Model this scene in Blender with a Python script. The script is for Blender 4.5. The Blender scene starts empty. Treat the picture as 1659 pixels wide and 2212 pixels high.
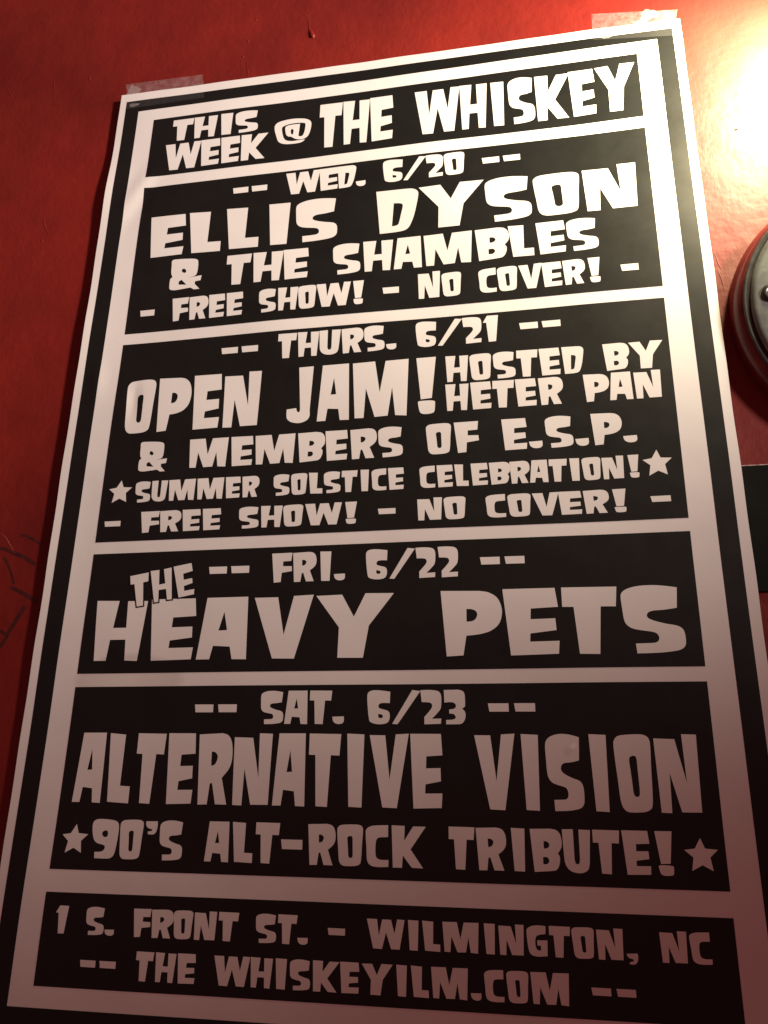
import bpy, bmesh, math, random
from mathutils import Vector, Matrix, noise
from mathutils.geometry import tessellate_polygon

scene = bpy.context.scene
COL = scene.collection

# ------------------------------------------------------------------ camera
# Poster coordinates are millimetres, x to the right, y down, origin at the
# top left corner of the first black panel; the poster hangs in the plane Y = 0
# and the viewer stands on the -Y side.
cam_data = bpy.data.cameras.new("camera")
cam = bpy.data.objects.new("camera", cam_data)
COL.objects.link(cam)
scene.camera = cam
cam_data.sensor_fit = 'HORIZONTAL'
cam_data.sensor_width = 36.0
cam_data.lens = 39.043
cam_data.clip_start = 0.005
cam_data.clip_end = 20.0
cam.location = (0.182308, -0.306653, -0.329508)
R = ((0.98304713, -0.01698295, 0.18256486), (-0.04534038, 0.94226128, 0.33179502), (-0.17765866, -0.33444771, 0.92551722))
def w3(v): return Vector((v[0], v[2], -v[1]))
rx, ry, rz = w3(R[0]), -w3(R[1]), -w3(R[2])
cam.rotation_mode = 'QUATERNION'
cam.rotation_quaternion = Matrix(((rx.x, ry.x, rz.x), (rx.y, ry.y, rz.y), (rx.z, ry.z, rz.z))).to_quaternion()

# ------------------------------------------------------------------ world: dim reddish bar room
world = bpy.data.worlds.new("World")
scene.world = world
world.use_nodes = True
bg = world.node_tree.nodes["Background"]
bg.inputs[0].default_value = (1.0, 0.30, 0.28, 1)
bg.inputs[1].default_value = 0.135

# ------------------------------------------------------------------ lamps
def lamp(name, kind, loc, power, color, radius, target=None, size=None, blend=1.0):
    d = bpy.data.lights.new(name, kind)
    d.energy = power; d.color = color; d.shadow_soft_size = radius
    o = bpy.data.objects.new(name, d); COL.objects.link(o)
    o.location = loc
    if kind == 'SPOT':
        d.spot_size = size; d.spot_blend = blend
        o.rotation_mode = 'QUATERNION'
        o.rotation_quaternion = (Vector(target) - Vector(loc)).to_track_quat('-Z', 'Y')
    return o
# reflector lamp to the right of the frame, grazing the wall towards the left
lamp("reflector_lamp", 'SPOT', (0.896, -0.45, 0.045), 77.0, (1.0, 0.865, 0.775), 0.045, (0.0, 0.0, 0.275), 2 * 0.705)
# small bare bulb just outside the upper right corner of the frame
lamp("wall_bulb", 'SPOT', (0.316, -0.046, -0.002), 8.0, (1.0, 0.85, 0.50), 0.012, (0.292, 0.0, -0.014), 2 * 1.2)

scene.view_settings.view_transform = 'Standard'
scene.view_settings.look = 'None'
scene.view_settings.exposure = 0.0
scene.view_settings.gamma = 1.0
scene.view_settings.use_curve_mapping = False

# ------------------------------------------------------------------ lettering data (glyph outlines in 1/1000 of their box; boxes in mm)
FONT = {
 'H': ['0,0 441,11 379,459 635,459 610,19 1000,24 915,1000 674,990 647,653 349,653 312,990 82,990'],
 'E': ['0,0 955,2 1000,292 507,308 496,469 941,463 954,639 483,681 473,802 997,798 974,987 121,1000'],
 'A': ['121,1 953,0 1000,1000 716,995 660,798 321,780 269,992 0,993', '494,237 578,534 404,538'],
 'V': ['0,22 400,24 529,628 668,11 1000,0 722,1000 360,993'],
 'Y': ['0,22 336,13 495,365 637,0 1000,9 688,508 622,1000 300,996 307,526'],
 'P': ['0,0 629,15 783,41~ 921,122~ 991,264~ 994,398~ 942,530~ 818,624~ 665,669~ 538,686~ 416,694 363,987 93,1000', '423,289 507,294~ 579,327~ 598,382~ 571,442~ 512,477~ 422,483'],
 'T': ['0,0 1000,7 964,305 693,300 628,1000 271,993 206,299 1,295'],
 'S': ['942,44 770,19~ 564,1~ 328,5~ 141,38~ 31,92~ 0,169~ 11,344~ 26,495~ 60,576~ 150,635~ 289,665~ 441,686~ 529,708~ 572,756~ 568,812~ 527,843~ 462,853~ 188,858 200,1000 511,995~ 740,980~ 894,956~ 975,908~ 998,841~ 996,729~ 966,656~ 883,609~ 709,577~ 534,535~ 435,496~ 406,452~ 439,404~ 524,381~ 705,371~ 908,347'],
 'L': ['0,0 619,22 606,755 994,764 1000,1000 172,982'],
 'I': ['0,0 1000,11 941,1000 190,992'],
 'N': ['0,56 490,65 688,624 659,0 1000,6 966,986 517,988 313,499 289,1000 51,996'],
 'O': ['141,22~ 31,72~ 0,140~ 20,355~ 54,586~ 88,832~ 140,935~ 250,990~ 428,1000~ 706,992~ 849,967~ 930,910~ 959,732~ 975,447~ 999,177~ 988,80~ 917,25~ 758,2~ 431,4~', '516,280~ 432,295~ 397,338~ 416,469~ 440,641~ 453,754~ 501,799~ 565,803~ 618,768~ 620,640~ 610,468~ 604,334~ 579,291~'],
 'B': ['0,14 658,0 843,32~ 953,124~ 998,278~ 978,433~ 863,566 918,640~ 915,759~ 865,878~ 783,948~ 667,967 111,1000', '426,289 546,304~ 606,378~ 546,448~ 429,464', '390,657 524,658~ 584,738~ 515,815~ 390,817'],
 'R': ['0,18 667,0 822,23~ 932,91~ 990,217~ 994,384~ 919,508~ 738,627 919,993 599,992 469,698 407,709 363,994 100,1000', '395,263 495,269~ 577,323~ 559,396~ 503,444~ 407,463'],
 'K': ['0,0 384,8 375,363 628,18 1000,18 562,564 924,999 599,993 335,708 317,1000 50,1000'],
 'C': ['966,0 539,9~ 219,34~ 29,108~ 2,222~ 47,538~ 69,783~ 125,904~ 286,977~ 571,1000~ 992,989 1000,827 691,829~ 513,793~ 447,707~ 434,498~ 473,357~ 580,302~ 967,283'],
 'W': ['0,12 272,14 327,564 407,19 642,20 737,481 804,0 1000,10 876,994 654,990 515,447 414,1000 183,991'],
 'M': ['0,9 402,2 493,558 591,8 1000,0 971,1000 774,980 713,489 642,978 412,986 246,473 217,989 58,984'],
 'J': ['414,3 1000,0 913,774 921,883~ 833,953~ 638,992~ 438,999~ 194,973~ 45,920~ 4,855~ 1,747 376,733 411,786~ 470,809~ 525,791~ 530,735'],
 'D': ['0,0 640,8 844,20~ 967,77~ 1000,175~ 929,544~ 850,785~ 750,939~ 570,989~ 105,1000', '422,318 582,337~ 636,393~ 605,549~ 547,792~ 499,841~ 386,853'],
 'F': ['0,6 978,0 942,279 557,289 557,449 978,460 1000,626 517,672 490,982 161,1000'],
 'U': ['0,8 393,0 399,698 435,781~ 500,799~ 563,777~ 590,689 592,5 1000,13 924,779 867,909~ 722,979~ 511,1000~ 269,961~ 120,867~ 47,719~'],
 'G': ['935,15 654,0~ 308,18~ 62,97~ 1,197~ 25,508~ 90,816~ 219,952~ 523,1000~ 980,973 1000,471 507,481 510,649 668,644 672,789~ 576,805~ 469,760~ 410,607~ 436,407~ 565,315~ 918,269'],
 '@': ['852,894 743,983~ 493,998~ 265,956~ 133,844~ 73,657~ 6,350~ 21,149~ 168,40~ 497,0~ 829,65~ 981,206~ 995,429~ 955,678~ 886,810~ 763,860~ 637,840~ 546,783~ 467,709~ 391,687~ 328,595~ 293,349~ 327,264~ 457,233~ 690,238 666,714 720,742~ 782,718~ 825,562~ 840,326~ 811,232~ 633,190~ 405,197~ 255,250~ 204,332~ 227,539~ 274,731~ 347,836~ 488,888~ 639,891~ 814,880', '491,406~ 461,418~ 450,508~ 470,604~ 506,629~ 523,559~ 524,467~'],
 '&': ['14,23~ 185,1~ 632,28~ 808,76~ 851,193~ 850,459~ 790,574~ 590,616 1000,585 978,736 810,753 810,839 972,998 799,1000 685,932 251,966~ 79,949~ 16,881~ 13,617~ 79,551 24,424~ 9,179~', '419,319~ 354,351~ 372,420~ 460,458~ 497,394~', '377,667 295,717~ 306,809 552,833'],
 '6': ['1000,46 484,2~ 168,16~ 22,91~ 2,258~ 39,556~ 90,815~ 146,926~ 356,986~ 617,999~ 876,961~ 982,854~ 984,689~ 893,606~ 657,560~ 525,523~ 497,456~ 574,391~ 757,377~ 987,383', '494,696 635,717~ 699,763~ 664,813~ 570,822~ 502,788~'],
 '/': ['709,0 1000,32 193,1000 0,987'],
 '2': ['0,9 386,0~ 776,25~ 943,95~ 998,243~ 980,497~ 885,622~ 553,842 989,833 977,984 200,1000 194,791 443,612~ 542,523~ 565,451~ 498,384~ 331,362~ 69,356'],
 '1': ['276,0 1000,7 829,993 359,1000 219,266 0,255'],
 '3': ['0,7 673,0 881,44~ 958,126~ 980,289~ 980,484 844,555 961,630~ 1000,743~ 956,871~ 860,961~ 705,996~ 103,1000 105,877 396,865~ 542,823~ 513,742~ 425,703~ 253,690 245,574 427,561~ 543,516~ 550,435~ 457,379~ 300,362~ 27,374'],
 '9': ['173,7~ 571,9~ 889,53~ 990,182~ 992,480~ 949,812~ 878,942~ 720,996~ 217,996 193,838 411,830~ 531,784~ 553,691~ 462,652~ 228,605~ 95,495~ 13,273~ 17,84~', '497,291~ 403,334~ 412,408~ 494,459~ 592,442~ 614,375~ 585,308~'],
 "'": ['0,19 973,0 999,335~ 922,783~ 688,988~ 246,975 222,775 503,736~ 579,612~ 312,550~ 70,376~'],
 ',': ['0,59 961,0 1000,314~ 905,760~ 641,987~ 209,971 246,793 537,715~ 586,549~ 247,439~ 70,296~'],
 '.': ['0,51 982,0 987,647~ 794,951~ 391,971~ 94,653~'],
 '!': ['0,2 1000,0 791,728 236,739', '93,797~ 128,774~ 298,768~ 658,768~ 888,780~ 954,809~ 927,950~ 835,987~ 555,1000~ 299,989~ 171,941~'],
 '-': ['0,0 994,5 1000,1000 65,989'],
 '*': ['504,0 622,315 1000,345 753,581 811,990 501,821 182,1000 252,595 0,372 318,323'],
}
LINES = [
 (0, 'THIS WEEK', 'T 11.19 2.38 22.31 15.91;H 22.50 2.38 34.90 15.91;I 36.61 2.38 42.95 15.91;S 44.44 2.38 56.47 15.91;W 8.63 17.63 27.47 33.93;E 27.50 17.63 37.74 33.55;E 37.98 17.63 48.00 33.44;K 48.52 17.63 62.28 33.44'),
 (0, '@', '@ 65.24 11.21 83.96 26.81'),
 (0, 'THE WHISKEY', 'T 87.99 4.83 99.33 31.77;H 99.59 4.83 112.82 31.70;E 112.90 4.83 124.42 31.70;W 134.79 4.85 156.25 31.78;H 156.26 4.83 169.22 31.78;I 170.88 5.63 176.99 31.78;S 178.89 4.85 190.94 31.83;K 191.30 5.63 207.19 31.78;E 206.75 5.46 218.33 31.78;Y 218.74 4.83 236.56 31.81'),
 (1, '-- WED. 6/20 --', '- 46.54 49.43 54.35 52.66;- 55.86 49.43 63.76 52.66;W 72.82 44.29 89.74 57.01;E 89.28 44.29 98.64 57.01;D 98.29 44.29 107.27 57.01;. 107.28 54.08 111.94 57.14;6 120.08 44.27 129.38 57.01;/ 129.79 44.29 140.22 57.01;2 140.08 44.29 148.22 57.01;O 148.52 44.34 158.02 57.01;- 165.94 49.43 173.83 52.66;- 175.44 49.43 183.17 52.66'),
 (1, 'ELLIS DYSON', 'E 5.94 61.40 24.31 84.89;L 25.70 61.25 42.94 85.03;L 44.43 61.25 61.56 85.03;I 65.53 61.40 75.97 85.03;S 78.91 61.40 99.18 85.06;D 117.15 61.55 136.77 84.99;Y 136.92 61.55 166.52 85.03;S 166.89 61.55 187.20 85.15;O 188.20 62.61 208.23 85.15;N 209.64 61.40 232.44 85.15'),
 (1, '& THE SHAMBLES', '& 19.37 87.29 35.15 104.99;T 47.04 88.39 59.04 104.73;H 59.78 88.39 74.26 104.73;E 74.25 88.44 86.41 104.73;S 97.73 88.39 110.63 104.73;H 111.63 88.39 125.34 104.73;A 125.84 88.30 138.42 104.73;M 139.15 88.39 160.67 104.73;B 161.96 88.30 176.80 104.73;L 176.44 88.30 187.28 104.73;E 188.37 88.44 200.75 104.73;S 201.29 88.39 214.33 104.73'),
 (1, '- FREE SHOW! - NO COVER! -', '- 6.35 113.74 13.58 116.91;F 21.96 108.94 30.23 121.15;R 30.35 108.94 39.84 121.15;E 39.92 108.94 47.88 121.15;E 48.45 108.95 56.58 121.15;S 64.15 108.94 72.43 121.17;H 73.03 109.02 82.49 121.15;O 82.50 109.02 90.83 121.17;W 90.89 108.94 106.58 121.15;! 107.63 108.95 112.52 121.15;- 120.97 113.74 128.29 116.91;N 136.64 107.54 146.39 121.15;O 147.03 108.95 155.58 121.15;C 163.07 108.94 170.78 121.15;O 171.08 108.95 179.64 121.15;V 180.19 108.94 190.09 121.10;E 189.93 109.18 198.29 121.15;R 198.64 108.94 207.90 121.15;! 209.18 108.94 214.11 121.15;- 222.33 113.74 229.52 116.91'),
 (2, '-- THURS. 6/21 --', '- 48.31 137.58 56.12 140.62;- 57.74 137.58 65.53 140.62;T 74.68 133.13 83.23 145.37;H 83.58 133.10 93.24 145.37;U 93.34 133.13 102.89 145.37;R 103.24 133.10 113.09 145.37;S 113.35 132.84 122.43 145.37;. 123.06 142.42 127.52 145.28;6 135.82 132.84 144.60 145.37;/ 145.35 132.66 155.63 145.37;2 155.63 132.61 163.83 145.37;1 164.46 132.61 170.88 145.37;- 179.52 137.58 187.21 140.62;- 188.76 137.58 196.43 140.62'),
 (2, 'OPEN JAM!', 'O 5.36 150.45 19.01 176.93;P 20.42 150.45 36.22 176.93;E 36.96 150.45 50.09 176.93;N 51.23 150.45 68.05 176.93;J 80.37 150.45 91.49 176.93;A 93.85 150.45 107.73 176.93;M 108.80 150.45 132.89 176.93;! 136.20 150.45 144.46 176.91'),
 (2, 'HOSTED BY HETER PAN', 'H 148.46 150.69 158.02 163.07;O 158.53 150.72 167.45 163.07;S 168.22 150.69 177.30 163.07;T 177.83 150.69 186.47 163.07;E 186.94 150.69 195.35 163.07;D 196.08 150.69 204.78 163.07;B 212.36 150.67 222.64 163.07;Y 222.53 150.69 235.81 163.07;H 148.35 164.02 157.97 176.32;E 158.63 164.02 167.16 176.32;T 167.69 164.02 176.48 176.32;E 176.83 164.02 185.25 176.32;R 186.06 164.02 195.84 176.32;P 203.87 164.02 213.83 176.32;A 213.77 164.02 222.64 176.32;N 223.42 164.02 233.70 176.32'),
 (2, '& MEMBERS OF E.S.P.', '& 15.36 181.38 28.36 195.83;M 38.01 181.57 55.42 195.10;E 56.61 181.57 66.59 195.10;M 67.35 181.61 84.89 195.10;B 86.04 181.57 97.92 195.10;E 97.88 181.57 107.59 195.10;R 108.53 181.57 119.91 195.10;S 120.43 181.57 130.81 195.10;O 140.29 181.57 150.53 195.10;F 151.64 181.57 161.73 195.10;E 170.80 181.57 180.72 195.10;. 181.42 191.84 186.68 194.92;S 187.91 181.53 198.62 195.10;. 199.35 191.81 204.48 195.01;P 205.69 181.57 217.37 195.10;. 217.44 191.83 222.69 194.78'),
 (2, 'SUMMER SOLSTICE CELEBRATION!', '* 3.26 198.97 13.82 209.04;S 15.47 200.01 22.56 209.48;U 22.88 200.01 30.06 209.48;M 30.59 200.02 42.53 209.53;M 43.26 200.01 55.03 209.56;E 55.72 200.01 62.35 209.46;R 62.97 200.01 70.54 209.46;S 76.64 200.01 83.72 209.46;O 84.14 200.01 91.04 209.46;L 91.68 200.01 97.74 209.46;S 98.10 200.01 105.27 209.46;T 105.61 200.01 112.22 209.46;I 113.41 200.01 116.92 209.46;C 118.03 200.01 124.28 209.46;E 124.80 200.01 131.36 209.46;C 137.65 200.01 144.03 209.46;E 144.53 200.01 151.09 209.46;L 151.62 199.99 157.31 209.44;E 158.14 200.01 164.90 209.40;B 165.33 199.99 173.73 209.46;R 173.37 200.01 181.16 209.45;A 181.16 200.01 188.23 209.44;T 188.62 200.01 195.57 209.46;I 196.53 200.01 200.24 209.46;O 201.13 200.01 208.21 209.46;N 208.67 200.01 216.81 209.46;! 218.42 200.01 222.46 209.45;* 223.85 198.52 234.57 209.00'),
 (2, '- FREE SHOW! - NO COVER! -', '- 3.05 217.32 10.47 219.67;F 19.33 213.75 27.93 223.10;R 27.90 213.71 37.55 223.10;E 37.91 213.75 46.09 223.10;E 46.81 213.75 54.99 223.10;S 62.74 213.71 71.43 223.10;H 72.05 213.67 81.33 223.10;O 81.62 213.75 90.06 223.10;W 90.80 213.67 106.14 223.10;! 107.49 213.71 112.34 223.10;- 120.98 217.32 128.16 219.67;N 136.82 213.67 146.65 223.10;O 147.31 213.67 155.91 223.10;C 163.72 213.57 171.53 223.10;O 172.17 213.67 181.05 223.10;V 181.55 213.67 191.75 223.10;E 191.50 213.67 200.21 223.10;R 200.82 213.59 210.33 223.10;! 211.72 213.67 216.67 223.10;- 225.46 217.32 232.75 219.67'),
 (3, '-- FRI. 6/22 --', '- 51.80 238.91 59.51 241.85;- 61.14 238.91 68.89 241.85;F 78.12 234.20 86.75 246.33;R 86.86 234.15 96.68 246.33;I 98.07 234.20 102.58 246.33;. 103.98 243.54 108.45 246.25;6 116.64 234.15 125.16 246.33;/ 126.08 234.15 136.00 246.33;2 136.21 234.15 143.98 246.33;2 144.86 234.10 152.69 246.33;- 161.04 238.91 168.53 241.85;- 170.30 238.91 177.80 241.85'),
 (3, 'HEAVY PETS', 'H 4.65 251.69 26.85 276.50;E 28.49 251.69 48.15 276.50;A 49.79 251.69 70.32 276.50;V 72.09 251.69 96.18 276.50;Y 97.27 251.69 127.90 276.50;P 145.89 251.69 168.76 276.50;E 169.13 251.69 189.19 276.50;T 190.68 251.69 210.47 276.50;S 211.68 251.69 232.76 276.50'),
 (4, '-- SAT. 6/23 --', '- 51.22 293.55 58.79 296.48;- 60.60 293.55 68.17 296.48;S 77.53 288.59 86.59 300.86;A 87.12 288.59 95.96 300.86;T 96.58 288.59 105.05 300.86;. 105.44 298.05 109.87 300.82;6 118.40 288.59 126.98 300.86;/ 127.84 288.59 138.14 300.86;2 138.14 288.59 145.89 300.86;3 146.77 288.59 154.64 300.86;- 162.69 293.55 170.07 296.48;- 171.97 293.55 179.40 296.48'),
 (4, 'ALTERNATIVE VISION', 'A 5.08 304.02 16.58 329.63;L 17.69 304.19 28.06 329.63;T 29.35 304.23 40.83 329.63;E 41.82 304.19 53.16 329.63;R 54.24 304.19 67.86 329.63;N 68.30 304.19 83.05 329.63;A 84.15 304.18 96.25 329.63;T 97.20 304.23 109.07 329.63;I 111.31 304.21 117.68 329.63;V 119.65 304.16 133.98 329.63;E 134.51 304.19 146.17 329.63;V 157.55 304.09 171.76 329.63;I 173.92 304.22 179.86 329.63;S 182.19 304.19 194.62 329.63;I 197.17 304.22 202.95 329.63;O 205.35 304.25 217.52 329.63;N 218.71 304.18 232.74 329.63'),
 (4, "90'S ALT-ROCK TRIBUTE!", "* 3.24 337.21 13.64 347.26;9 14.97 335.27 25.71 348.87;O 26.20 335.27 35.37 348.87;' 36.16 335.65 40.84 340.27;S 41.91 335.27 51.15 348.87;A 59.82 335.27 68.91 348.87;L 69.79 335.27 77.86 348.87;T 78.69 335.27 87.64 348.87;- 88.23 340.77 96.20 344.00;R 98.07 335.27 108.25 348.87;O 108.78 335.27 118.08 348.87;C 119.03 335.27 127.30 348.87;K 128.24 335.27 140.26 348.87;T 148.21 335.27 157.09 348.87;R 157.50 335.27 167.75 348.87;I 169.45 335.27 174.03 348.87;B 175.78 335.27 186.25 348.87;U 186.48 335.27 195.73 348.87;T 196.46 335.27 205.16 348.87;E 205.89 335.27 214.59 348.87;! 216.47 335.27 221.95 348.87;* 225.43 337.14 235.93 347.15"),
 (5, '1 S. FRONT ST. - WILMINGTON, NC', '1 5.09 364.97 9.95 374.12;S 17.14 364.97 24.43 374.12;. 24.83 372.08 28.49 374.07;F 35.20 364.97 42.00 374.12;R 42.08 364.97 50.48 374.12;O 50.42 364.97 57.60 374.12;N 58.15 364.97 66.37 374.12;T 67.15 364.97 74.49 374.12;S 80.71 364.97 88.26 374.12;T 88.70 364.97 95.61 374.12;. 95.86 371.90 99.56 374.06;- 106.47 368.52 112.59 370.66;W 120.08 364.97 133.08 374.12;I 134.21 364.97 137.80 374.12;L 139.03 364.97 145.11 374.12;M 145.86 364.97 157.90 374.12;I 159.59 364.97 163.22 374.12;N 164.38 364.97 172.61 374.12;G 173.48 364.97 180.11 374.12;T 180.71 364.97 187.50 374.12;O 187.87 364.97 194.95 374.12;N 195.69 364.97 204.00 374.12;, 204.77 371.88 208.29 375.09;N 215.30 364.97 223.53 374.12;C 224.32 364.97 230.69 374.12'),
 (5, '-- THE WHISKEYILM.COM --', '- 16.84 382.15 22.86 384.35;- 24.27 382.15 30.58 384.35;T 38.00 378.55 44.55 387.78;H 45.18 378.55 52.74 387.78;E 53.29 378.55 60.04 387.78;W 66.56 378.55 79.55 387.78;H 79.72 378.55 87.65 387.78;I 88.60 378.55 92.60 387.78;S 93.74 378.55 101.06 387.78;K 101.73 378.55 111.00 387.78;E 111.18 378.55 117.87 387.78;Y 118.67 378.55 129.19 387.78;I 130.39 378.55 133.95 387.78;L 135.28 378.55 141.28 387.78;M 142.02 378.55 154.11 387.78;. 154.95 385.54 158.40 387.68;C 159.35 378.55 165.76 387.78;O 166.50 378.55 173.53 387.78;M 174.21 378.55 186.36 387.78;- 193.16 382.15 199.23 384.35;- 200.89 382.15 206.83 384.35'),
]
THE = ['17.80,241.65 25.74,240.31 25.99,244.03 23.82,244.43 24.91,254.14 22.25,254.51 20.05,245.06 18.43,245.24', '26.55,239.75 30.34,239.41 30.86,245.62 33.53,245.17 32.30,239.17 35.58,238.57 37.03,251.85 35.01,251.98 34.10,247.46 30.94,247.83 31.31,252.75 29.54,252.98', '36.42,238.27 44.05,236.99 44.91,240.30 40.90,241.40 41.37,243.93 44.97,243.33 45.31,245.33 41.72,246.54 42.04,248.55 46.30,247.89 46.37,250.05 39.90,251.24']
# ------------------------------------------------------------------ helpers
MM = 0.001
WALL = -3.0           # the wall lies this many mm behind the mean sheet of the poster

def gauss(t): return math.exp(-t * t)

def lift(x, y):
    """height of the buckled paper above its mean plane, in mm towards the room"""
    d = 0.28 * math.sin(x * 0.049 + 0.8) * math.sin(y * 0.037 + 0.4)
    d += 0.17 * math.sin(x * 0.031 - y * 0.067 + 1.0)
    d += 0.08 * math.sin(x * 0.11 + y * 0.05) * math.sin(y * 0.08 - x * 0.03)
    if x < 60:
        e = gauss((x + 25) / 12.0)
        prof = 1.0 * gauss((y - 44) / 24.0) + 0.9 * gauss((y - 128) / 34.0) + 0.7 * gauss((y - 215) / 45.0)
        d += 1.5 * e * prof
        # diagonal crease in the white border beside the first two panels
        a = (x + 6.5) * 0.86 + (y - 49) * 0.50
        b = -(x + 6.5) * 0.50 + (y - 49) * 0.86
        d += 0.70 * gauss((a) / 4.5) * gauss((b + 6) / 15.0)
        d -= 0.40 * gauss((a - 7) / 5.0) * gauss((b - 2) / 12.0)
        # small dent with a sharp highlight lower down
        d += 0.45 * gauss((x + 10.5) / 3.6) * gauss((y - 150) / 9.0)
        # crease running through the first big O
        d -= 0.42 * gauss((x - 8.8) / 3.0) * gauss((y - 160) / 8.0)
        d += 0.10 * gauss((x - 4.0) / 3.5) * gauss((y - 164) / 10.0)
    # pinch where a nail head presses from behind
    r = math.hypot(x - 191.4, y - 309.2)
    if r < 8: d += 0.30 * gauss(r / 1.1)
    return d

def nrm(x, y):
    h = 0.15
    gx = (lift(x + h, y) - lift(x - h, y)) / (2 * h)
    gy = (lift(x, y + h) - lift(x, y - h)) / (2 * h)
    v = Vector((-gx, -1.0, gy)); v.normalize()
    return v

def P(x, y, h=0.0): return (x * MM, -h * MM, -y * MM)

def link(name, mesh, mats, parent=None):
    o = bpy.data.objects.new(name, mesh)
    COL.objects.link(o)
    for m in (mats if isinstance(mats, (list, tuple)) else [mats]):
        mesh.materials.append(m)
    if parent: o.parent = parent
    return o

def tag(o, label=None, cat=None, group=None, kind=None):
    if label: o['label'] = label
    if cat: o['category'] = cat
    if group: o['group'] = group
    if kind: o['kind'] = kind
    return o

def empty(name, loc=(0, 0, 0)):
    o = bpy.data.objects.new(name, None); COL.objects.link(o)
    o.location = loc; o.empty_display_size = 0.02
    return o

CELL = 2.0
def sheet(name, polys, off, mat, parent):
    """flat print lying on the buckled paper: polys = list of [outer, hole, ...] rings in mm.
    Cut along a regular grid so that it follows the paper."""
    bm = bmesh.new()
    for rings in polys:
        flat = [p for r in rings for p in r]
        vs = [bm.verts.new((p[0], p[1], 0)) for p in flat]
        for t in tessellate_polygon([[Vector((p[0], p[1], 0)) for p in r] for r in rings]):
            if len(set(t)) == 3:
                try: bm.faces.new([vs[i] for i in t])
                except ValueError: pass
    xs = [v.co.x for v in bm.verts]; ys = [v.co.y for v in bm.verts]
    for ax, lo, hi in ((0, min(xs), max(xs)), (1, min(ys), max(ys))):
        k = math.ceil(lo / CELL)
        while k * CELL < hi:
            co = [0, 0, 0]; co[ax] = k * CELL + 0.001
            no = [0, 0, 0]; no[ax] = 1
            g = bm.verts[:] + bm.edges[:] + bm.faces[:]
            bmesh.ops.bisect_plane(bm, geom=g, plane_co=co, plane_no=no, dist=1e-5)
            k += 1
    normals = []
    for v in bm.verts:
        x, y = v.co.x, v.co.y
        normals.append(nrm(x, y))
        v.co = P(x, y, lift(x, y) + off)
    for f in bm.faces:
        f.normal_update(); f.smooth = True
        if f.normal.y > 0: f.normal_flip()
    me = bpy.data.meshes.new(name)
    bm.to_mesh(me); bm.free()
    me.normals_split_custom_set_from_vertices(normals)
    return link(name, me, mat, parent)

def ring(spec, n=4):
    """outline of a glyph: 'x,y' is a corner, 'x,y~' a point of a smooth curve"""
    pts, fl = [], []
    for tok in spec.split():
        f = tok.endswith('~'); x, y = tok.rstrip('~').split(',')
        pts.append(Vector((float(x), float(y)))); fl.append(f)
    N = len(pts); out = []
    for i in range(N):
        a, b = pts[i], pts[(i + 1) % N]; fa, fb = fl[i], fl[(i + 1) % N]
        out.append(a)
        if not (fa or fb): continue
        L = (b - a).length
        ta = (b - pts[i - 1]) / 2 if fa else (b - a)
        tb = (pts[(i + 2) % N] - a) / 2 if fb else (b - a)
        if ta.length > 1.3 * L: ta = ta * (1.3 * L / ta.length)
        if tb.length > 1.3 * L: tb = tb * (1.3 * L / tb.length)
        for k in range(1, n):
            s = k / n
            out.append((2*s**3-3*s**2+1)*a + (s**3-2*s**2+s)*ta + (-2*s**3+3*s**2)*b + (s**3-s**2)*tb)
    return out

def rect(x0, y0, x1, y1): return [(x0, y0), (x1, y0), (x1, y1), (x0, y1)]

# ------------------------------------------------------------------ materials
def mat(name):
    m = bpy.data.materials.new(name); m.use_nodes = True
    nt = m.node_tree; b = nt.nodes["Principled BSDF"]
    return m, nt, b
def N(nt, t, **kw):
    n = nt.nodes.new(t)
    for k, v in kw.items():
        if k in n.inputs: n.inputs[k].default_value = v
        else: setattr(n, k, v)
    return n
def L(nt, a, b): nt.links.new(a, b)
def coords(nt, scale=(1, 1, 1)):
    g = N(nt, 'ShaderNodeNewGeometry'); mp = N(nt, 'ShaderNodeMapping')
    mp.inputs['Scale'].default_value = scale
    L(nt, g.outputs['Position'], mp.inputs['Vector'])
    return mp.outputs[0]
def noise_tex(nt, vec, scale, detail=3.0, rough=0.55):
    n = N(nt, 'ShaderNodeTexNoise'); n.inputs['Scale'].default_value = scale
    n.inputs['Detail'].default_value = detail; n.inputs['Roughness'].default_value = rough
    L(nt, vec, n.inputs['Vector']); return n.outputs['Fac']
def ramp(nt, fac, stops):
    r = N(nt, 'ShaderNodeValToRGB'); e = r.color_ramp.elements
    e[0].position, e[0].color = stops[0]; e[1].position, e[1].color = stops[1]
    for p, c in stops[2:]:
        q = e.new(p); q.color = c
    L(nt, fac, r.inputs[0]); return r.outputs[0]
def bump(nt, height, strength, dist, prev=None):
    b = N(nt, 'ShaderNodeBump'); b.inputs['Strength'].default_value = strength
    b.inputs['Distance'].default_value = dist
    L(nt, height, b.inputs['Height'])
    if prev: L(nt, prev, b.inputs['Normal'])
    return b.outputs[0]
def c4(r, g, b): return (r, g, b, 1)

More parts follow.
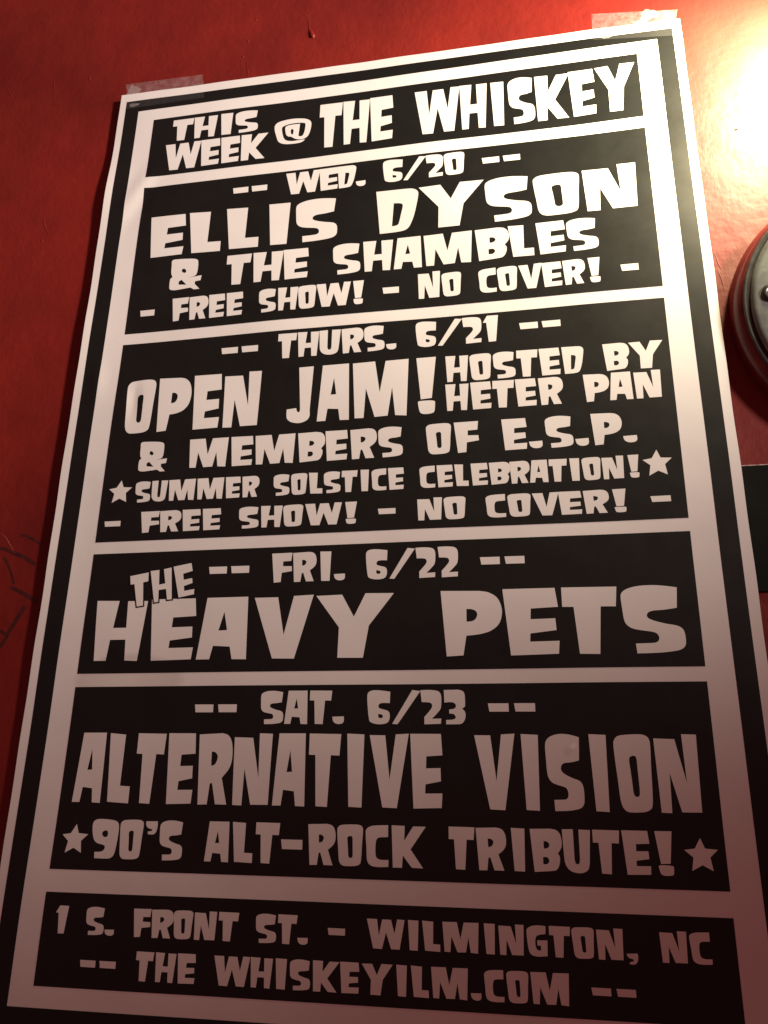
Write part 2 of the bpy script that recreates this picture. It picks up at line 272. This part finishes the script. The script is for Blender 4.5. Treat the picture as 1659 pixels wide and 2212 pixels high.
def paper_material(name, base, rough, mottle, sheen):
    m, nt, b = mat(name)
    v = coords(nt)
    f = noise_tex(nt, v, 45, 4)
    lo = tuple(c * (1 - mottle) for c in base); hi = tuple(min(1, c * (1 + mottle)) for c in base)
    L(nt, ramp(nt, f, [(0.3, c4(*lo)), (0.7, c4(*hi))]), b.inputs['Base Color'])
    if base[0] > 0.5:
        # an old damp mark on the white band under the fourth panel
        src = b.inputs['Base Color'].links[0].from_socket
        d = N(nt, 'ShaderNodeVectorMath', operation='DISTANCE'); L(nt, coords(nt, (1, 1, 2.2)), d.inputs[0])
        d.inputs[1].default_value = (0.022, 0, -0.284 * 2.2)
        s = N(nt, 'ShaderNodeMath', operation='ADD'); L(nt, d.outputs['Value'], s.inputs[0])
        w = N(nt, 'ShaderNodeMath', operation='MULTIPLY'); L(nt, noise_tex(nt, v, 120, 3), w.inputs[0]); w.inputs[1].default_value = 0.006
        L(nt, w.outputs[0], s.inputs[1])
        rp = ramp(nt, s.outputs[0], [(0.0, c4(0.97, 0.95, 0.94)), (0.0235, c4(0.84, 0.82, 0.80)), (0.0250, c4(1, 1, 1))])
        mix = N(nt, 'ShaderNodeMix', data_type='RGBA', blend_type='MULTIPLY'); mix.inputs[0].default_value = 1
        L(nt, src, mix.inputs[6]); L(nt, rp, mix.inputs[7]); L(nt, mix.outputs[2], b.inputs['Base Color'])
    b.inputs['Specular IOR Level'].default_value = sheen
    r = N(nt, 'ShaderNodeMapRange'); r.inputs['To Min'].default_value = rough - 0.10; r.inputs['To Max'].default_value = rough + 0.10
    L(nt, noise_tex(nt, v, 70, 5, 0.65), r.inputs['Value']); L(nt, r.outputs[0], b.inputs['Roughness'])
    n1 = bump(nt, noise_tex(nt, v, 22, 2), 0.35, 0.0012)
    n2 = bump(nt, noise_tex(nt, v, 2600, 2), 0.25, 0.00006, n1)
    L(nt, n2, b.inputs['Normal'])
    return m
M_PAPER = paper_material("white_paper", (0.80, 0.785, 0.765), 0.48, 0.02, 0.5)
M_INK = paper_material("black_ink", (0.0080, 0.0088, 0.0085), 0.45, 0.16, 0.35)

def wall_material():
    m, nt, b = mat("red_wall_paint")
    v = coords(nt)
    st = coords(nt, (1.0, 1.0, 0.35))
    big = noise_tex(nt, v, 11, 5, 0.6)
    L(nt, ramp(nt, big, [(0.30, c4(0.130, 0.0085, 0.0070)), (0.72, c4(0.250, 0.0175, 0.0105))]), b.inputs['Base Color'])
    b.inputs['Roughness'].default_value = 0.56
    b.inputs['Specular IOR Level'].default_value = 0.34
    n = bump(nt, noise_tex(nt, v, 70, 3), 0.5, 0.0014)
    n = bump(nt, noise_tex(nt, st, 520, 4, 0.6), 0.42, 0.00026, n)
    n = bump(nt, noise_tex(nt, v, 1700, 2), 0.3, 0.00007, n)
    L(nt, n, b.inputs['Normal'])
    return m
M_WALL = wall_material()

m, nt, b = mat("faded_marker"); M_MARK = m
v = coords(nt)
L(nt, ramp(nt, noise_tex(nt, v, 420, 4), [(0.35, c4(0.040, 0.008, 0.008)), (0.80, c4(0.100, 0.011, 0.010))]), b.inputs['Base Color'])
b.inputs['Roughness'].default_value = 0.5
L(nt, bump(nt, noise_tex(nt, v, 420, 4), 0.5, 0.0004), b.inputs['Normal'])

m, nt, b = mat("scraped_paint"); M_SCRAPE = m
v = coords(nt)
L(nt, ramp(nt, noise_tex(nt, v, 500, 3), [(0.3, c4(0.30, 0.03, 0.025)), (0.7, c4(0.42, 0.09, 0.07))]), b.inputs['Base Color'])
b.inputs['Roughness'].default_value = 0.6

def tape_material(name, base_fac, thick_fac, scale, lo, hi):
    m, nt, b = mat(name)
    v = coords(nt)
    b.inputs['Base Color'].default_value = (0.80, 0.78, 0.80, 1)
    b.inputs['Roughness'].default_value = 0.30
    tr = N(nt, 'ShaderNodeBsdfTransparent'); mx = N(nt, 'ShaderNodeMixShader')
    r = N(nt, 'ShaderNodeMapRange'); r.inputs['From Min'].default_value = lo; r.inputs['From Max'].default_value = hi
    r.inputs['To Min'].default_value = base_fac; r.inputs['To Max'].default_value = thick_fac
    L(nt, noise_tex(nt, v, scale, 3, 0.6), r.inputs['Value'])
    L(nt, r.outputs[0], mx.inputs[0]); L(nt, tr.outputs[0], mx.inputs[1]); L(nt, b.outputs[0], mx.inputs[2])
    L(nt, bump(nt, noise_tex(nt, v, scale * 2, 2), 0.3, 0.0002), b.inputs['Normal'])
    L(nt, mx.outputs[0], nt.nodes['Material Output'].inputs['Surface'])
    return m
M_TAPE = tape_material("matte_tape", 0.06, 0.15, 330, 0.35, 0.65)
M_TAPE_STUCK = tape_material("tape_stuck_flat", 0.022, 0.030, 150, 0.35, 0.65)
M_TAPE_AIR = tape_material("tape_with_air", 0.15, 0.22, 200, 0.35, 0.65)

m, nt, b = mat("glossy_black_metal"); M_BLACK = m
v = coords(nt)
L(nt, ramp(nt, noise_tex(nt, v, 160, 4), [(0.35, c4(0.012, 0.012, 0.011)), (0.75, c4(0.028, 0.029, 0.026))]), b.inputs['Base Color'])
b.inputs['Specular IOR Level'].default_value = 0.7
r = N(nt, 'ShaderNodeMapRange'); r.inputs['To Min'].default_value = 0.2; r.inputs['To Max'].default_value = 0.42
L(nt, noise_tex(nt, v, 120, 4), r.inputs['Value']); L(nt, r.outputs[0], b.inputs['Roughness'])
L(nt, bump(nt, noise_tex(nt, v, 90, 2), 0.25, 0.0006), b.inputs['Normal'])

m, nt, b = mat("black_enamel_grey_sheen"); M_FACE = m  # grey base colour stands in for light reflected off the black enamel
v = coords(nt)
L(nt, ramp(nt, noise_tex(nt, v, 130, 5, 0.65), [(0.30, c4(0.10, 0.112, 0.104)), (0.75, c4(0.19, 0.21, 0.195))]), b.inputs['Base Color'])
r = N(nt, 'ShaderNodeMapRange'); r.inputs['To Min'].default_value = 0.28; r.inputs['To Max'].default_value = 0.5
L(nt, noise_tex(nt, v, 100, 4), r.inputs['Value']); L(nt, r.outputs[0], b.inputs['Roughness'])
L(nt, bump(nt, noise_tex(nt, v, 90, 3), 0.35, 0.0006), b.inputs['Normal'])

m, nt, b = mat("red_brown_rim"); M_RIM = m
v = coords(nt)
L(nt, ramp(nt, noise_tex(nt, v, 200, 3), [(0.3, c4(0.12, 0.014, 0.013)), (0.7, c4(0.19, 0.020, 0.018))]), b.inputs['Base Color'])
b.inputs['Roughness'].default_value = 0.28

m, nt, b = mat("dark_board"); M_BOARD = m
v = coords(nt)
L(nt, ramp(nt, noise_tex(nt, v, 60, 3), [(0.3, c4(0.006, 0.007, 0.006)), (0.7, c4(0.011, 0.012, 0.010))]), b.inputs['Base Color'])
b.inputs['Roughness'].default_value = 0.8; b.inputs['Specular IOR Level'].default_value = 0.12
m, nt, b = mat("lit_board_edge"); M_EDGE = m  # pale colour paints the light caught along the thin top edge
v = coords(nt)
L(nt, ramp(nt, noise_tex(nt, v, 700, 3), [(0.3, c4(0.25, 0.16, 0.13)), (0.6, c4(0.6, 0.5, 0.45))]), b.inputs['Base Color'])

# ------------------------------------------------------------------ wall
bm = bmesh.new()
bmesh.ops.create_grid(bm, x_segments=40, y_segments=40, size=0.75)
for vv in bm.verts:
    vv.co = Vector((vv.co.x + 0.12, -WALL * MM, vv.co.y - 0.15))
for f in bm.faces:
    f.normal_update()
    if f.normal.y > 0: f.normal_flip()
me = bpy.data.meshes.new("wall"); bm.to_mesh(me); bm.free()
wall = link("wall", me, M_WALL)
tag(wall, kind='structure')

def ridge(name, pts, radii, heights, mat_, seg=6, sub=3):
    """a rounded bead of paint on the wall along a path (mm); radii across, heights off the wall"""
    pp = []
    for i in range(len(pts) - 1):
        for k in range(sub):
            s = k / sub
            pp.append((pts[i][0] + (pts[i+1][0] - pts[i][0]) * s, pts[i][1] + (pts[i+1][1] - pts[i][1]) * s,
                       radii[i] + (radii[i+1] - radii[i]) * s, heights[i] + (heights[i+1] - heights[i]) * s))
    pp.append((pts[-1][0], pts[-1][1], radii[-1], heights[-1]))
    bm = bmesh.new(); rows = []
    for i, (x, y, r, h) in enumerate(pp):
        a = pp[max(0, i - 1)]; c = pp[min(len(pp) - 1, i + 1)]
        t = Vector((c[0] - a[0], c[1] - a[1])); t.normalize(); n = Vector((-t.y, t.x))
        row = []
        for k in range(seg + 1):
            u = -1 + 2 * k / seg
            hh = h * math.sqrt(max(0.0, 1 - u * u))
            row.append(bm.verts.new(P(x + n.x * r * u, y + n.y * r * u, WALL - 0.02 + hh)))
        rows.append(row)
    for i in range(len(rows) - 1):
        for k in range(seg):
            f = bm.faces.new((rows[i][k], rows[i+1][k], rows[i+1][k+1], rows[i][k+1])); f.smooth = True
            f.normal_update()
            if f.normal.y > 0: f.normal_flip()
    me = bpy.data.meshes.new(name); bm.to_mesh(me); bm.free()
    return link(name, me, mat_, wall)

ridge("paint_drip", [(70, -68.3), (72.5, -65.5), (77, -59.6), (78.4, -56), (78.9, -50), (80.3, -46.6), (81.0, -44.6), (81.4, -43.4)],
      [0.3, 0.5, 0.5, 0.55, 0.7, 1.3, 1.35, 0.2], [0.02, 0.08, 0.10, 0.11, 0.18, 0.9, 1.0, 0.05], M_WALL, 8, 4)
for (x, y), r in zip([(49.0, -62.7), (45.5, -48.4), (43.5, -38.3), (46.3, -33.0), (28.8, -69.5), (-43.6, -39.1), (-100.1, -74.9), (-47.9, -5.2), (-54.0, 64.9), (15, -50), (130, -52)],
                     [0.8, 0.9, 0.9, 0.8, 0.7, 1.0, 0.7, 0.5, 0.8, 0.5, 0.6]):
    ridge("paint_bump", [(x - r * 0.2, y - r * 1.3), (x, y - r * 0.5), (x + r * 0.15, y + r * 0.5), (x, y + r * 1.2)], [0.1, r * 0.7, r * 0.75, 0.1], [0.02, r * 0.22, r * 0.26, 0.02], M_WALL, 6, 3)
ridge("paint_ridge", [(46.3, -33.0), (47.0, -28), (47.6, -24.0)], [0.2, 0.35, 0.2], [0.02, 0.2, 0.02], M_WALL)
for pts in ([(-65.8, -44.4), (-64.8, -40), (-63.7, -35.7), (-61.4, -23.6)], [(-56.2, 48.6), (-54.8, 54), (-52.9, 58.4), (-48.9, 63.9)],
            [(-95.1, -45.2), (-90.5, -36.4), (-84.2, -24.6)], [(-69.3, 69.7), (-66, 72.5), (-62.2, 74.7)],
            [(260.8, 116.6), (262.1, 123.4), (262.6, 129.4)], [(260.5, 109.0), (261.6, 115.2), (263, 120)]):
    n = len(pts)
    ridge("paint_ridge", pts, [0.2] + [0.45] * (n - 2) + [0.2], [0.02] + [0.13] * (n - 2) + [0.02], M_WALL)
ridge("scratch", [(-47.4, 219.2), (-44.4, 221.8), (-40.9, 226.4), (-38.5, 229.6)], [0.1, 0.22, 0.2, 0.1], [0.05, 0.08, 0.08, 0.04], M_SCRAPE)
ridge("paint_chip", [(275.6, 47.9), (276.6, 47.5), (277.8, 47.0)], [0.15, 0.5, 0.2], [0.1, 0.5, 0.1], M_MARK)
rnd = random.Random(4)
for pts, r in (([(-37.8, 220.5), (-35.0, 221.0), (-31.8, 222.5), (-27.0, 225.3)], 0.75),
            ([(-47.2, 226.2), (-44.5, 226.6), (-39.8, 228.5), (-34.0, 230.8), (-28.7, 234.1)], 0.85),
            ([(-44.3, 230.1), (-41.9, 232.9), (-39.7, 236.7), (-36.9, 242.5)], 0.65),
            ([(-38.4, 243.8), (-34.2, 245.6), (-28.7, 248.4), (-24.5, 250.3)], 0.9),
            ([(-30.1, 252.3), (-32.7, 257.4), (-35.8, 263.5), (-38.2, 269.5)], 1.0),
            ([(-39.5, 262.4), (-35.5, 265.1)], 0.7)):
    n = len(pts)
    ridge("marker_stroke", pts, [r * 1.35 * rnd.uniform(0.8, 1.1) for _ in pts], [0.05] * n, M_MARK, 4, 4)

# ------------------------------------------------------------------ poster
poster = empty("poster", P(119, 390, 0))
tag(poster, "white gig poster with black panels of cartoon lettering, taped on the red wall", "poster")
bpy.context.view_layer.update()
W, H = 238.3146, 360.6062
x0, x1 = -0.0860 * W, 1.0862 * W
yT0, yT1, yB = -0.0552 * H, -0.0503 * H, 1.139 * H
NX, NY = 112, 172
verts, faces = [], []
def paper_pt(i, j):
    u, v_ = i / NX, j / NY
    x = x0 + (x1 - x0) * u
    yt = yT0 + (yT1 - yT0) * u
    if i == 0: x += 0.16 * math.sin(v_ * 23) + 0.10 * math.sin(v_ * 71 + 1)
    if i == NX: x += 0.12 * math.sin(v_ * 19 + 2) + 0.08 * math.sin(v_ * 63)
    if j == 0: yt += 0.10 * math.sin(u * 21) + 0.06 * math.sin(u * 57)
    return x, yt + (yB - yt) * v_
for j in range(NY + 1):
    for i in range(NX + 1):
        x, y = paper_pt(i, j); verts.append(P(x, y, lift(x, y)))
for j in range(NY):
    for i in range(NX):
        a = j * (NX + 1) + i
        faces.append((a, a + NX + 1, a + NX + 2, a + 1))
nb = len(verts)
for j in range(NY + 1):
    for i in range(NX + 1):
        x, y = paper_pt(i, j); verts.append(P(x, y, lift(x, y) - 0.22))
for j in range(NY):
    for i in range(NX):
        a = nb + j * (NX + 1) + i
        faces.append((a, a + 1, a + NX + 2, a + NX + 1))
edge = [i for i in range(NX + 1)] + [j * (NX + 1) + NX for j in range(1, NY + 1)] + [NY * (NX + 1) + i for i in range(NX - 1, -1, -1)] + [j * (NX + 1) for j in range(NY - 1, 0, -1)]
ev = []
for a in edge:                       # cut edge of the sheet, with its own vertices so that it stays crisp
    ev.append((len(verts), len(verts) + 1)); verts.append(verts[a]); verts.append(verts[nb + a])
for k in range(len(edge)):
    a, b_ = ev[k], ev[(k + 1) % len(edge)]
    faces.append((a[0], b_[0], b_[1], a[1]))
me = bpy.data.meshes.new("paper"); me.from_pydata(verts, [], faces); me.update()
for p in me.polygons: p.use_smooth = True
def to_poster(o):
    o.parent = poster; o.matrix_parent_inverse = poster.matrix_world.inverted()
paper = link("paper", me, M_PAPER); to_poster(paper)

def fr(x, y): return (x * W, y * H)
fo = [(-0.0705, -0.0406), (1.0701, -0.0354), (1.0701, 1.123), (-0.0705, 1.123)]
fi = [(-0.0392, -0.0198), (1.0403, -0.0199), (1.0403, 1.1036), (-0.0392, 1.1036)]
strips = []
for k in range(4):
    q = (k + 1) % 4
    strips.append([[fr(*fo[k]), fr(*fo[q]), fr(*fi[q]), fr(*fi[k])]])
frame = sheet("printed_frame", strips, 0.08, M_INK, None); to_poster(frame)

PANELS = [(0.0, 0.1012), (0.1190, 0.3485), (0.3640, 0.6280), (0.6422, 0.7800), (0.7944, 0.9787), (1.0, 1.0847)]
panels = []
for a, b_ in PANELS:
    o = sheet("printed_panel", [[[fr(0, a), fr(1, a), fr(1, b_), fr(0, b_)]]], 0.08, M_INK, None); to_poster(o)
    panels.append(o)

GL = {ch: [ring(s) for s in specs] for ch, specs in FONT.items()}
for pi, text, row in LINES:
    polys = []; stars = []
    for item in row.split(';'):
        ch, a, b_, c, d = item.split(' ')
        a, b_, c, d = float(a), float(b_), float(c), float(d)
        rs = [[(a + (c - a) * p.x / 1000, b_ + (d - b_) * p.y / 1000) for p in r] for r in GL[ch]]
        if ch == '!': polys += [[rs[0]], [rs[1]]]
        elif ch == '*': stars.append([rs])
        else: polys.append(rs)
    o = sheet("lettering", polys, 0.15, M_PAPER, panels[pi])
    o['label'] = "lettering reading " + text
    for s in stars:
        sheet("printed_star", s, 0.15, M_PAPER, panels[pi])

def grow(poly, d):
    n = len(poly); out = []
    area = sum(poly[i][0] * poly[(i+1) % n][1] - poly[(i+1) % n][0] * poly[i][1] for i in range(n))
    s = 1 if area > 0 else -1
    for i in range(n):
        a, b_, c = Vector(poly[i-1]), Vector(poly[i]), Vector(poly[(i+1) % n])
        e1 = (b_ - a).normalized(); e2 = (c - b_).normalized()
        n1 = Vector((e1.y, -e1.x)) * s; n2 = Vector((e2.y, -e2.x)) * s
        m_ = (n1 + n2); m_ = m_ / max(0.35, m_.length_squared / 2)
        out.append((b_.x + m_.x * d, b_.y + m_.y * d))
    return out
the = [[tuple(map(float, t.split(','))) for t in s.split()] for s in THE]
o = sheet("lettering_outline", [[grow(p, 0.55)] for p in the], 0.20, M_INK, panels[3])
o = sheet("lettering", [[p] for p in the], 0.25, M_PAPER, panels[3])
o['label'] = "small tilted lettering reading THE"

# ------------------------------------------------------------------ tape
def tape(label, tl, tr, br, bl, patches, edge_y):
    root = empty("clear_tape", P((tl[0] + tr[0]) / 2, (tl[1] + bl[1]) / 2, WALL))
    tag(root, label, "tape", "tape strips holding the poster")
    bpy.context.view_layer.update()
    def surf(name, quad, mat_, off, nx=48, ny=30, blob=False):
        vs, fs = [], []
        def hgt(x, y):
            t = (y - edge_y(x) + 2.2) / 2.2
            t = min(1, max(0, t)); t = t * t * (3 - 2 * t)
            top = max(lift(x, y), lift(x, edge_y(x))) + 0.20 if t > 0 else 0
            return (WALL + 0.12) * (1 - t) + top * t + off
        for j in range(ny + 1):
            for i in range(nx + 1):
                u, v_ = i / nx, j / ny
                if blob:
                    uu, vv_ = u * 2 - 1, v_ * 2 - 1
                    ang = math.atan2(vv_, uu); rr = max(abs(uu), abs(vv_))
                    k = rr * (0.80 + 0.12 * math.sin(3 * ang + blob) + 0.08 * math.sin(7 * ang + 2 * blob))
                    u, v_ = 0.5 + 0.5 * k * math.cos(ang), 0.5 + 0.5 * k * math.sin(ang)
                x = (quad[0][0] * (1 - u) + quad[1][0] * u) * (1 - v_) + (quad[3][0] * (1 - u) + quad[2][0] * u) * v_
                y = (quad[0][1] * (1 - u) + quad[1][1] * u) * (1 - v_) + (quad[3][1] * (1 - u) + quad[2][1] * u) * v_
                vs.append(P(x, y, hgt(x, y)))
        for j in range(ny):
            for i in range(nx):
                a = j * (nx + 1) + i; fs.append((a, a + nx + 1, a + nx + 2, a + 1))
        me = bpy.data.meshes.new(name); me.from_pydata(vs, [], fs); me.update()
        for p in me.polygons:
            p.use_smooth = True
            if not blob and -p.center.z > (edge_y(p.center.x / MM)) * MM: p.material_index = 1
        o = link(name, me, mat_); o.parent = root; o.matrix_parent_inverse = root.matrix_world.inverted()
    surf("tape_strip", (tl, tr, br, bl), [M_TAPE, M_TAPE_STUCK], 0)
    for k, q in enumerate(patches):
        surf("air_pocket", rect(*q), M_TAPE_AIR, 0.05, 20, 14, blob=1.0 + k)
ey = lambda x: yT0 + (yT1 - yT0) * (x - x0) / (x1 - x0)
tape("strip of clear tape over the top left corner of the poster", (-21.1, -30.6), (22.1, -29.7), (26.3, -10.4), (-16.1, -9.7),
     [(-20.6, -29.6, -11.5, -21.0), (-15.8, -13.2, -9.0, -10.4)], ey)
tape("strip of clear tape over the top right corner of the poster, beside the lamp glow", (220.1, -31.9), (259.2, -26.8), (255.0, -7.9), (219.5, -11.7),
     [(241, -30.0, 252, -22.0), (251, -27.5, 258.5, -20.5), (222, -13.6, 229, -11.4), (238, -24, 246, -19.5)], ey)

# ------------------------------------------------------------------ black round wall fixture on the right
cx, cy = 322.8, 144.3
fix = empty("wall_fixture", P(cx, cy, WALL))
tag(fix, "round glossy black metal fixture with red-brown rim on the wall right of the poster", "wall fixture")
bpy.context.view_layer.update()
def lathe(name, prof, mat_, parent, c=(cx, cy), seg=128, arc=None):
    bm = bmesh.new(); rows = []
    for r, h in prof:
        if r == 0: rows.append([bm.verts.new(P(c[0], c[1], h))]); continue
        rows.append([bm.verts.new(P(c[0] + r * math.cos(2*math.pi*k/seg), c[1] + r * math.sin(2*math.pi*k/seg), h)) for k in range(seg)])
    for a, b_ in zip(rows, rows[1:]):
        for k in range(seg):
            q = (k + 1) % seg
            vs = [a[k], a[q], b_[q], b_[k]] if len(b_) > 1 else [a[k], a[q], b_[0]]
            f = bm.faces.new(vs); f.smooth = True
    bmesh.ops.recalc_face_normals(bm, faces=bm.faces)
    me = bpy.data.meshes.new(name); bm.to_mesh(me); bm.free()
    o = link(name, me, mat_); o.parent = parent; o.matrix_parent_inverse = parent.matrix_world.inverted()
    return o
rim = lathe("rim", [(60.3, WALL - .2), (60.2, -1.6), (59.9, 0.2), (59.2, 2.2), (58.2, 3.9), (57.2, 4.9), (56.5, 5.3), (55.5, 5.1)], M_RIM, fix)
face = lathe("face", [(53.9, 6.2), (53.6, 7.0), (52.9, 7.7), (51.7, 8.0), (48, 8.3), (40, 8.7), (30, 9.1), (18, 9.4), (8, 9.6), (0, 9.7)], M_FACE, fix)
band = lathe("outer_band", [(56.1, 4.6), (56.5, 5.6), (56.4, 6.0), (56.1, 6.15), (55.6, 6.1), (54.9, 5.9), (53.6, 5.9), (53.0, 5.7)], M_BLACK, fix)
screw = lathe("screw", [(4.4, 7.4), (4.3, 8.6), (3.8, 9.2), (2.4, 9.3), (2.2, 8.9), (1.0, 8.8), (0, 8.8)], M_BLACK, fix, c=(277.2, 138.8), seg=40)

# ------------------------------------------------------------------ black board partly behind the poster
bd = empty("black_board", P(270, 254, WALL))
tag(bd, "thin black board with top edge painted pale as catching light, half hidden behind the right edge of the poster", "board")
bpy.context.view_layer.update()
def box(name, xa, ya, xb, yb, ha, hb, mat_, bev=0.0):
    vs = [P(x, y, h) for h in (ha, hb) for x, y in ((xa, ya), (xb, ya), (xb, yb), (xa, yb))]
    fs = [(0, 3, 2, 1), (4, 5, 6, 7), (0, 1, 5, 4), (1, 2, 6, 5), (2, 3, 7, 6), (3, 0, 4, 7)]
    bm = bmesh.new(); v_ = [bm.verts.new(p) for p in vs]
    for f in fs: bm.faces.new([v_[i] for i in f])
    bmesh.ops.recalc_face_normals(bm, faces=bm.faces)
    if bev: bmesh.ops.bevel(bm, geom=bm.edges[:], offset=bev * MM, segments=2, affect='EDGES')
    me = bpy.data.meshes.new(name); bm.to_mesh(me); bm.free()
    o = link(name, me, mat_); o.parent = bd; o.matrix_parent_inverse = bd.matrix_world.inverted()
    return o
box("board_sheet", 236, 206.3, 330, 254.6, WALL - .1, WALL + 0.9, M_BOARD, 0.15)
box("lit_board_edge", 236, 205.8, 330, 206.2, WALL - .1, WALL + 0.8, M_EDGE, 0.05)
